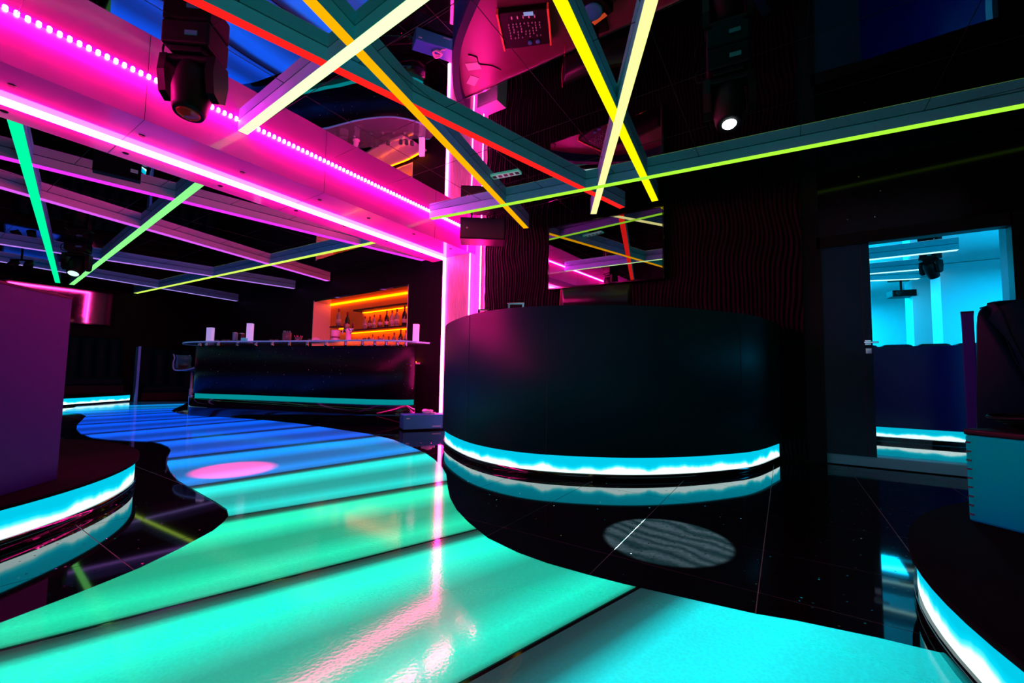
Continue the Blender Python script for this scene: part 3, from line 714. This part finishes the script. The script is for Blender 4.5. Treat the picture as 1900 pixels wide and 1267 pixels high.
rep('glass_support', MB().lathe([(.022,1.17),(.022,1.212)], (0,0,0), 12), M['chrome'], bar, [(p.x-off[0], p.y-off[1], 0) for p in inset(bl_, .04)[10:-4:3]])
GT = 1.231
# back counter under the niche
bk_ = thing('back_counter', 'white-topped back counter glowing orange below the lit bottle niche', 'counter', (0,0,0))
MB().prism([(-7.9,4.74),(-5.3,4.62),(-5.3,5.18),(-7.9,5.29)], .02, .93).build('cabinet', M['blackmatte'], bk_)
MB().prism([(-7.92,4.72),(-5.28,4.60),(-5.28,5.18),(-7.92,5.295)], .93, .96).build('worktop', M['whitegloss'], bk_)
MB().prism([(-7.85,5.265),(-5.35,5.145),(-5.35,5.165),(-7.85,5.285)], .962, .975).build('led_strip', M['orange_led'], bk_)
# bar stool
M['stoolmetal'] = mat('stool_chrome_cyan_gleam', (.35,.75,.85), .35, .5)  # cyan gleam on the chrome painted in as a paler base
def stool(label, loc, rz):
    t = thing('bar_stool', label, 'stool', loc, rz)
    MB().lathe([(.20,0),(.205,.012),(.05,.035),(.028,.06)], (0,0,0), 32).build('base', M['chrome'], t)
    MB().lathe([(.030,.05),(.030,.42),(.020,.43),(.020,.74)], (0,0,0), 16).build('post', M['stoolmetal'], t)
    MB().tube([(.12*math.cos(a_)+.08, .15*math.sin(a_), .30) for a_ in [i*math.pi/8-math.pi/2 for i in range(9)]], .011).build('footrest', M['chrome'], t)
    s_ = MB(); pr = smoothline([(-.19,.86,0),(-.20,.80,0),(-.165,.755,0),(-.05,.752,0),(.08,.77,0),(.19,.80,0),(.22,.775,0)], 4)
    s_.add([(p.x, yy, p.y+zz) for yy, zz in ((-.19,.02),(-.1,0),(0,-.005),(.1,0),(.19,.02)) for p in pr] , [(i*len(pr)+j, i*len(pr)+j+1, (i+1)*len(pr)+j+1, (i+1)*len(pr)+j) for i in range(4) for j in range(len(pr)-1)], True)
    o = s_.build('seat', mat('dark_moulded_seat', (.02,.05,.08), .3, 0, .5), t); so_ = o.modifiers.new('th', 'SOLIDIFY'); so_.thickness = .018
    bk = MB(); pr = smoothline([(-.19,.80,0),(-.205,.90,0),(-.19,.97,0),(-.215,1.04,0)], 4)
    bk.add([(p.x+xx, yy, p.y) for yy, xx in ((-.17,.04),(-.09,.01),(0,0),(.09,.01),(.17,.04)) for p in pr], [(i*len(pr)+j, i*len(pr)+j+1, (i+1)*len(pr)+j+1, (i+1)*len(pr)+j) for i in range(4) for j in range(len(pr)-1)], True)
    o = bk.build('backrest', M['steel'], t); so_ = o.modifiers.new('th', 'SOLIDIFY'); so_.thickness = .014
    fr = smoothline([(-.215,1.04,0),(-.19,.97,0),(-.205,.90,0),(-.20,.80,0),(-.165,.755,0),(-.05,.752,0),(.08,.77,0),(.19,.80,0),(.22,.775,0)], 4)
    rep('seat_frame', MB().tube([(p.x, 0, p.y) for p in fr], .011), M['stoolmetal'], t, [(0,-.19,.01), (0,.19,.01)])
    return t
sp_ = az(355,764,.0); stool('chrome bar stool with a curved back at the left end of the bar', (sp_.x-.02, sp_.y-.02, .0), math.radians(33))
# things standing on the glass top
GZ = 1.231
def ontop(px_, back=.12):
    # point over the counter in the direction of that image column
    d = ray(px_, 637); best = None
    for k in range(400):
        s_ = 4.5+k*.015; q = EYE+d*(s_/d.length)
        for p in inset(bl_, back):
            e = (p-q.xy).length
            if best is None or e < best[0]: best = (e, p)
    return best[1]
def holder(px_, label, wd=.16, hh=.36, rz=20):
    p = ontop(px_, .02); t = thing('menu_holder', label, 'menu holder', (p.x, p.y, GZ), math.radians(rz), 'lit menu holders on the bar top')
    MB().box((0,0,hh/2+.01), (wd,.06,hh), 0, .004).build('card_block', mat('glowing_menu_card', (.7,.65,.9), .4, emit=(.35,.42,1.0), es=.55), t)
    MB().box((0,0,.006), (wd+.02,.09,.012), 0, .003).build('foot', M['chrome'], t)
    return t
holder(390, 'pale lilac menu block at the left end of the bar top', .12, .30, 22)
holder(467.5, 'bright narrow menu block between the stack of boxes and the glass jar on the bar', .09, .31, 40)
h3 = holder(771, 'bright pink-white menu block at the right end of the bar before the lit shelves', .085, .28, 30)
h3.children[0].data = h3.children[0].data.copy(); h3.children[0].data.materials[0] = mat('glowing_pink_menu_card', (.8,.6,.8), .4, emit=(1.0,.32,.85), es=.65)
p = ontop(443, .1); tr_ = thing('serving_tray', 'flat dark tray stacked on the bar left of the bright narrow menu block', 'tray', (p.x, p.y, GZ), math.radians(18))
MB().box((0,0,.015), (.30,.17,.03), 0, .004).build('tray', M['steel'], tr_); MB().box((0,0,.037), (.27,.15,.014), 0, .003).build('cloth', mat('dark_green_cloth', (.03,.14,.11), .8), tr_)
for px_, hh, lb, mm in ((440,.125,'teal canister standing on the tray', mat('teal_tin', (.08,.5,.5), .4)), (451,.11,'dark glass jar next to the teal canister', M['screen_dark'])):
    p = ontop(px_, .12); t = thing('canister', lb, 'canister', (p.x, p.y, GZ+.045)); MB().lathe([(.038,0),(.040,.01),(.040,hh),(.036,hh+.008)], (0,0,0), 20).build('jar', mm, t)
    MB().lathe([(.042,hh),(.042,hh+.014),(.02,hh+.02)], (0,0,0), 20).build('lid', M['chrome'], t)
p = ontop(453, -.08); tag(MB().box((p.x,p.y,GZ+.036), (.09,.05,.07), .3, .004).build('napkin_box', mat('cyan_box', (.1,.65,.75), .4, emit=(.0,.35,.5), es=.3)), 'small cyan napkin box in front of the dark glass jar', 'box')
p = ontop(535, .1); t = thing('straw_jar', 'tall glass jar full of straws on the middle of the bar', 'jar', (p.x, p.y, GZ))
jb = MB(); jb.lathe([(.058,0),(.064,.014),(.064,.165),(.060,.168),(.060,.016)], (0,0,0), 24); jb.build('jar', M['glass'], t)
rep('straw', MB().tube([(.030,0,.018), (.050,.012,.195)], .003, 5), mat('straw_mix', (.15,.55,.5), .4), t, [(0,0,0,k*2.4) for k in range(12)])
p = ontop(556, .1); t = thing('cocktail_glass', 'low flared glass of pink stirrers beside the straw jar', 'glass', (p.x, p.y, GZ))
MB().lathe([(.034,0),(.037,.008),(.058,.09),(.055,.09),(.033,.012)], (0,0,0), 20).build('bowl', M['glass'], t)
rep('stirrer', MB().tube([(.018,0,.014), (.064,0,.115)], .003, 5), mat('pink_plastic', (.8,.15,.3), .4), t, [(0,0,0,k*.9) for k in range(7)])
p = ontop(590, .1); t = thing('fruit_bowl', 'small domed white dish on the bar in front of the niche edge', 'dish', (p.x, p.y, GZ))
MB().lathe([(.062,0),(.068,.012),(.062,.045),(.042,.072),(.012,.082)], (0,0,0), 24).build('dome', M['cream'], t); MB().lathe([(.08,0),(.085,.008),(.03,.009)], (0,0,0), 24).build('saucer', M['chrome'], t)
p = ontop(617, .1); t = thing('wine_cooler', 'pale cylindrical wine cooler on the bar left of the beer tap', 'cooler', (p.x, p.y, GZ))
MB().lathe([(.060,0),(.064,.008),(.064,.185),(.058,.192),(.028,.196)], (0,0,0), 28).build('cylinder', M['cream'], t)
MB().ribbon([(.0662*math.cos(a_),.0662*math.sin(a_)) for a_ in [2*math.pi*i/28 for i in range(29)]], .07, .09, .002).build('band', mat('wine_red', (.3,.03,.08), .4), t)
p = ontop(647, .1); t = thing('beer_tap', 'white beer tap column with two dark handles on the bar', 'beer tap', (p.x, p.y, GZ), math.radians(18)); t.scale = (.7,.7,.7)
MB().lathe([(.075,0),(.075,.01),(.055,.02),(.055,.22),(.07,.27),(.06,.30),(.02,.31)], (0,0,0), 24).build('column', M['cream'], t)
MB().tube([(-.10,-.02,.28),(.0,-.03,.28),(.14,-.03,.28)], .028, 12).build('crosspipe', M['chrome'], t)
rep('handle', MB().lathe([(.012,0),(.020,.02),(.024,.10),(.012,.13)], (0,0,0), 12), mat('dark_tap_handle', (.10,.01,.02), .3), t, [(-.09,-.03,.30), (.13,-.03,.30)])
rep('spout', MB().tube([(0,-.03,.27),(0,-.08,.25),(0,-.09,.18)], .012, 8), M['chrome'], t, [(-.09,0,0), (.13,0,0)])
# glasses under / on the counter edge
def tumbler(px_, k):
    p = ontop(px_, .22)
    return (p.x, p.y, GZ)
g0 = None
TL = ['left of the serving tray, nearest the pale lilac menu block','left of the serving tray, middle of three','left of the serving tray, nearest the tray','right of the bright narrow menu block','just left of the straw jar','left of the domed white dish','first of six right of the beer tap','second of six right of the beer tap','third of six right of the beer tap','fourth of six right of the beer tap','fifth of six right of the beer tap','last before the pink-white menu block']
for k, px_ in enumerate((404,418,427,498,515,571,676,688,703,728,742,752)):
    loc = tumbler(px_, k)
    if g0 is None:
        g0 = thing('tumbler', 'small clear tumbler left of the serving tray, nearest the pale lilac menu block', 'glass', loc, 0, 'clear tumblers along the bar top')
        MB().lathe([(.022,0),(.026,.004),(.030,.070),(.028,.070),(.023,.010),(.001,.009)], (0,0,0), 16).build('cup', M['glass'], g0)
    else: copy_thing(g0, loc, None, 'small clear tumbler on the bar top, '+TL[k])

# lit back-bar niche
def nw(x, dy=0.): return (x, wyl(x)+.02+dy)
M['niche'] = mat('white_niche_lining', (.85,.80,.76), .3, 0, .5)
nb = MB(); D = .42
nb.prism([nw(nA, -.01), nw(nA+.02, -.01), nw(nA+.02, D), nw(nA, D)], nz0, nz1)
nb.prism([nw(nB-.02, 0), nw(nB, 0), nw(nB, D), nw(nB-.02, D)], nz0, nz1)
nb.prism([nw(nA, 0), nw(nB, 0), nw(nB, D), nw(nA, D)], nz0, nz0+.03)
nic = thing('back_bar_niche', 'recessed orange-lit back-bar niche in the wall behind the bar', 'niche', (-7.3, wyl(-7.3), 0)); off = nic.location
nb.build('lining', M['niche'], nic, off)
MB().prism([nw(nA, D), nw(nB, D), nw(nB, D+.05), nw(nA, D+.05)], nz0, nz1).build('back_panel', mat('white_back_panel_orange_glow', (1.0,.50,.06), .5, 0, .2), nic, off)  # white panel with the glow of the orange strips in its colour
nt_ = MB(); nt_.prism([nw(nA, 0), nw(nB, 0), nw(nB, D), nw(nA, D)], nz1-.03, nz1-.001); nt_.build('mirror_top', mat('dark_mirror_lining', (.35,.28,.28), .03, 1.), nic, off)
lb_ = MB(); lb_.prism([nw(nA+.03, D-.03), nw(nB-.03, D-.03), nw(nB-.03, D-.005), nw(nA+.03, D-.005)], nz1-.05, nz1-.035); lb_.build('cornice_led', M['orange_led'], nic, off)
def shelf(x0, x1, z, label, d0=.14):
    t = thing('back_bar_shelf', label, 'shelf', (0,0,0))
    MB().prism([nw(x0, d0), nw(x1, d0), nw(x1, D-.004), nw(x0, D-.004)], z-.03, z).build('board', mat('dark_walnut', (.05,.012,.008), .4), t)
    MB().prism([nw(x0+.02, D-.06), nw(x1-.02, D-.06), nw(x1-.02, D-.03), nw(x0+.02, D-.03)], z-.042, z-.031).build('led_strip', M['orange_led'], t)
    return t
def zon(px_, py_, dy):
    # height on the plane a given distance into the niche
    Y = 5.38+dy; q = ay(px_, py_, Y); Y = wyl(q.x)+.02+dy; return ay(px_, py_, Y)
s1 = zon(657,576,.16); s2 = zon(700,608,.16)
shelf(s1.x, nB-.03, s1.z+.01, 'upper dark shelf in the lit niche, empty')
shelf(zon(634,608,.16).x, nB-.03, s2.z, 'middle dark shelf in the lit niche carrying most bottles')
s3 = zon(616,606,.2); shelf(s3.x, zon(633,606,.2).x, s3.z, 'short dark shelf at the left end of the niche with one bottle')
shelf(nA+.35, nB-.03, zon(700,646,.2).z, 'lowest dark shelf in the niche, just above the bar top')
# bottles
bcol = {'clear': mat('clear_bottle', (.75,.72,.66), .08, 0, .7, 0, .55), 'dark': mat('dark_bottle', (.02,.015,.01), .08, 0, .7), 'amber': mat('amber_bottle', (.30,.10,.02), .1, 0, .7, 0, .4), 'red': mat('red_cap', (.35,.02,.02), .35), 'label': mat('bottle_label', (.75,.70,.62), .6)}
protos = {}
def bottle(kind, loc, label, s=1.):
    shapes = {'clear': [(.034,0),(.038,.01),(.038,.17),(.030,.20),(.014,.225),(.013,.27),(.016,.275)], 'dark': [(.036,0),(.040,.01),(.040,.19),(.026,.235),(.014,.255),(.013,.31),(.015,.315)], 'amber': [(.042,0),(.045,.01),(.045,.13),(.038,.16),(.015,.19),(.014,.235),(.017,.24)]}
    if kind not in protos:
        t = thing('bottle', label, 'bottle', loc, 0, 'bottles in the back-bar niche')
        pr = shapes[kind]; bd = MB().lathe(pr, (0,0,0), 14).build('body', bcol[kind], t)
        hz = pr[-1][1]; MB().lathe([(.016,hz-.03),(.017,hz+.018),(.010,hz+.022)], (0,0,0), 12).build('cap', bcol['red'], bd)
        r_ = pr[1][0]+.0008; MB().lathe([(r_,.05),(r_,.12)], (0,0,0), 14).build('label', bcol['label'], bd)
        protos[kind] = t
    else: t = copy_thing(protos[kind], loc, None, label)
    t.scale = (s, s, s); return t
mid = [(677,'clear',.95,'thin'),(686,'amber',1.,'squat'),(694,'clear',.98,''),(705,'amber',1.05,''),(717,'dark',1.02,''),(727,'clear',1.12,''),(736,'clear',1.18,''),(750,'dark',1.15,''),(764,'clear',1.05,'')]
nm = {677:'clear bottle at the left end of the row on the middle shelf', 686:'second bottle from the left on the middle shelf, amber and squat', 694:'third bottle from the left on the middle shelf, clear',
 705:'amber bottle fourth from the left on the middle shelf', 717:'short dark bottle in the middle of the middle shelf', 727:'clear bottle just right of the short dark one on the middle shelf',
 736:'tallest clear bottle on the middle shelf', 750:'tall black bottle near the right end of the middle shelf', 764:'last clear bottle at the right end of the middle shelf'}
for px_, kd, s_, _ in mid:
    q = zon(px_, 606, .24); bottle(kd, (q.x, q.y, s2.z+.001), nm[px_], s_)
q = zon(628,606,.26); bottle('clear', (q.x, q.y, s3.z+.001), 'big clear bottle standing alone on the short left shelf', 1.35)
q = zon(644,606,.24); bottle('dark', (q.x, q.y, s2.z+.001), 'tall black bottle at the left end of the shelf above the beer tap', 1.25)
zl = zon(700,646,.2).z
nm2 = ['left end of the lowest shelf, small amber bottle','second from the left on the lowest shelf, clear bottle','third from the left on the lowest shelf, short amber bottle','fourth from the left on the lowest shelf, clear bottle with red cap','middle of the lowest shelf, amber bottle','clear bottle right of the middle on the lowest shelf','small amber bottle further right on the lowest shelf','clear bottle third from the right end of the lowest shelf','tallest dark bottle on the lowest shelf','clear bottle at the right end of the lowest shelf']
for k, (px_, kd, s_) in enumerate(((663,'amber',.85),(677,'clear',.8),(684,'amber',.95),(691,'clear',1.),(702,'amber',.95),(711,'clear',.95),(721,'amber',.9),(731,'clear',1.02),(743,'dark',1.05),(753,'clear',1.1))):
    q = zon(px_, 640, .26); bottle(kd, (q.x, q.y, zl+.001), nm2[k], s_)

# ================================================================ FAR LEFT LOUNGE
fp = thing('lounge_platform', 'far low seating platform with a cyan edge at the left end of the bar room', 'platform', (-12.6, 2.2, 0)); off = fp.location
fe_ = smoothline([(-10.4,-.8),(-10.9,.4),(-11.6,1.55),(-12.35,2.6),(-13.0,3.40)], 6)
MB().prism([tuple(p) for p in fe_]+[(-14.15,3.45),(-14.15,-.8)], .16, .19).build('deck', M['blackmatte'], fp, off)
MB().ribbon([tuple(p) for p in inset(fe_, .02)], .04, .16, .04).build('edge_light_band', cyan_strip('far_edge_light', .04, .12, 1.1), fp, off)
MB().prism([tuple(p) for p in inset(fe_, .07)]+[(-14.1,3.35),(-14.1,-.8)], 0, .16).build('plinth', M['blackgloss'], fp, off)
p = az(238,742,0); t = thing('seat_divider', 'slim blue-lit divider post between the two far lounge seats', 'divider', (-12.93, 3.48, 0), math.radians(-10))
MB().box((-.25,0,.66), (.55,.05,1.32), 0, .004).build('panel', mat('lacquer_blue_light', (.10,.40,1.0), .3, 0, .5), t)  # blue light of the floor painted into the panel's base colour
channel_sofa('black channelled leather sofa on the far platform left of the blue-lit divider', (-13.25,2.35,.19), math.radians(83), 1.9, 8, .95)
channel_sofa('black leather sofa on the floor right of the blue divider by the far wall', (-13.15,4.40,.0), math.radians(83), 1.5, 5, .95)
# far screen on the left wall
t = thing('wall_screen', 'dark screen on the far left wall with a pink reflection along its top edge', 'screen', (-14.0, 2.27, 2.24))
t.rotation_euler = (0, math.radians(4), 0)
MB().box((-.03,0,0), (.05,1.82,.82), 0, .004).build('casing', M['blackgloss'], t)
MB().box((-.002,0,0), (.004,1.76,.76)).build('screen_glass', mat('far_screen_glass', (.30,.30,.34), .04, 1.), t)
MB().box((-.10,0,.0), (.10,.3,.3)).build('wall_bracket', M['blackmatte'], t)

# ================================================================ SIDE ROOM BEHIND THE DOOR
struct('floor.002', MB().box((2.2, 9.3, .045), (7.4, 8.7, .09)), M['granite'])
struct('ceiling.002', MB().box((2.2, 9.3, CEIL+.05), (7.4, 8.7, .1)), mat('side_room_mirror', (.85,.87,.88), .01, 1.))
sw = MB(); sw.box((2.2, 13.5, 1.45), (7.4, .1, 2.8)); sw.box((-.6, 9.2, 1.45), (.1, 8.6, 2.8)); sw.box((5.6, 9.2, 1.45), (.1, 8.6, 2.8)); sw.box((4.2,4.99,1.45),(4.9,.06,2.8))
struct('wall_side_room', sw, M['cyanwall'])
def pier(px0, px1, Y, name):
    a_ = ay(px0, 600, Y); b_ = ay(px1, 600, Y)
    struct(name, MB().box(((a_.x+b_.x)/2, Y+.3, 1.47), (b_.x-a_.x, .6, 2.75)), M['cyanwall'])
pier(1695,1765,11.3,'wall_side_room.001'); pier(1749,1900,10.2,'wall_side_room.002')
struct('trim_3', MB().box((1.66, 5.18, 1.47), (.05, .50, 2.75)), mat('reveal_teal_light', (.03,.60,.65), .5))  # wall plaster with teal light tinted into its base
for k, (a_, b_, lb) in enumerate((((1600,483.5),(1778,464),'nearest white-lit beam in the cyan side room'), ((1600,509.5),(1745,497),'second white-lit beam in the cyan side room'), ((1604,521.5),(1705,517.5),'third white-lit beam furthest back in the cyan side room'))):
    A, B = az(*a_, ZB), az(*b_, ZB); dd_ = (A-B)*(.35 if k < 2 else .2)
    A2 = A + Vector(((A-B).x*.45, (A-B).y*.45, 0))
    beam(A2.xy, B.xy, .10, (.45,1.0,.95), 1.5, lb, .0006*k)
# side room bench with light band
sd = thing('side_room_bench', 'dark blue lacquered bench back with a cyan light band, seen through the doorway', 'bench', (1.6, 6.15, .09)); off = sd.location
MB().box((1.55,6.22,.70), (1.9,.06,.90), -.03, .004).build('back_panel', mat('dark_blue_lacquer', (.006,.003,.09), .2, 0, .22), sd, off)
MB().box((1.55,6.24,.195), (1.9,.03,.10), -.03).build('foot_light_band', cyan_strip('bench_foot_light', .055, .10, .8), sd, off)
MB().box((1.55,6.23,.117), (1.9,.06,.05), -.03).build('plinth', M['blackgloss'], sd, off)
cu = None
for k in range(6):
    x = .78+.30*k
    if cu is None:
        cu = thing('bench_cushion', 'black padded cushion top behind the side room bench panel, first from the door leaf', 'cushion', (x, 6.42, .72), 0, 'cushions of the side room bench')
        MB().box((0,0,.23), (.29,.24,.46), 0, .05).build('pad', M['leather'], cu)
    else: copy_thing(cu, (x, 6.42-.009*k, .72), None, 'black padded cushion top behind the side room bench panel, %s from the door leaf' % ['','second','third','fourth','fifth','sixth'][k])
# hanging projector and small head in the side room
p = az(1672,545,2.56); t = thing('projector', 'dark projector hanging from the side room ceiling', 'projector', (p.x, p.y, CEIL), math.radians(10))
MB().box((0,0,-.118), (.03,.03,.236)).build('pole', M['blackmatte'], t); MB().box((.0,0,-.30), (.38,.30,.13), 0, .01).build('body', M['blackmatte'], t)
MB().lathe([(.04,0),(.04,.03)], (-.1,-.15,-.30), 16, (0,-1,0)).build('lens', M['screen_dark'], t)
MB().box((0,0,-.01), (.34,.24,.02)).build('ceiling_plate', M['blackmatte'], t)
p = az(1727,489,2.66); moving_head('tiny black stage light under the beams of the side room', (p.x, p.y, CEIL), math.radians(-40), math.radians(35), scale=.8)
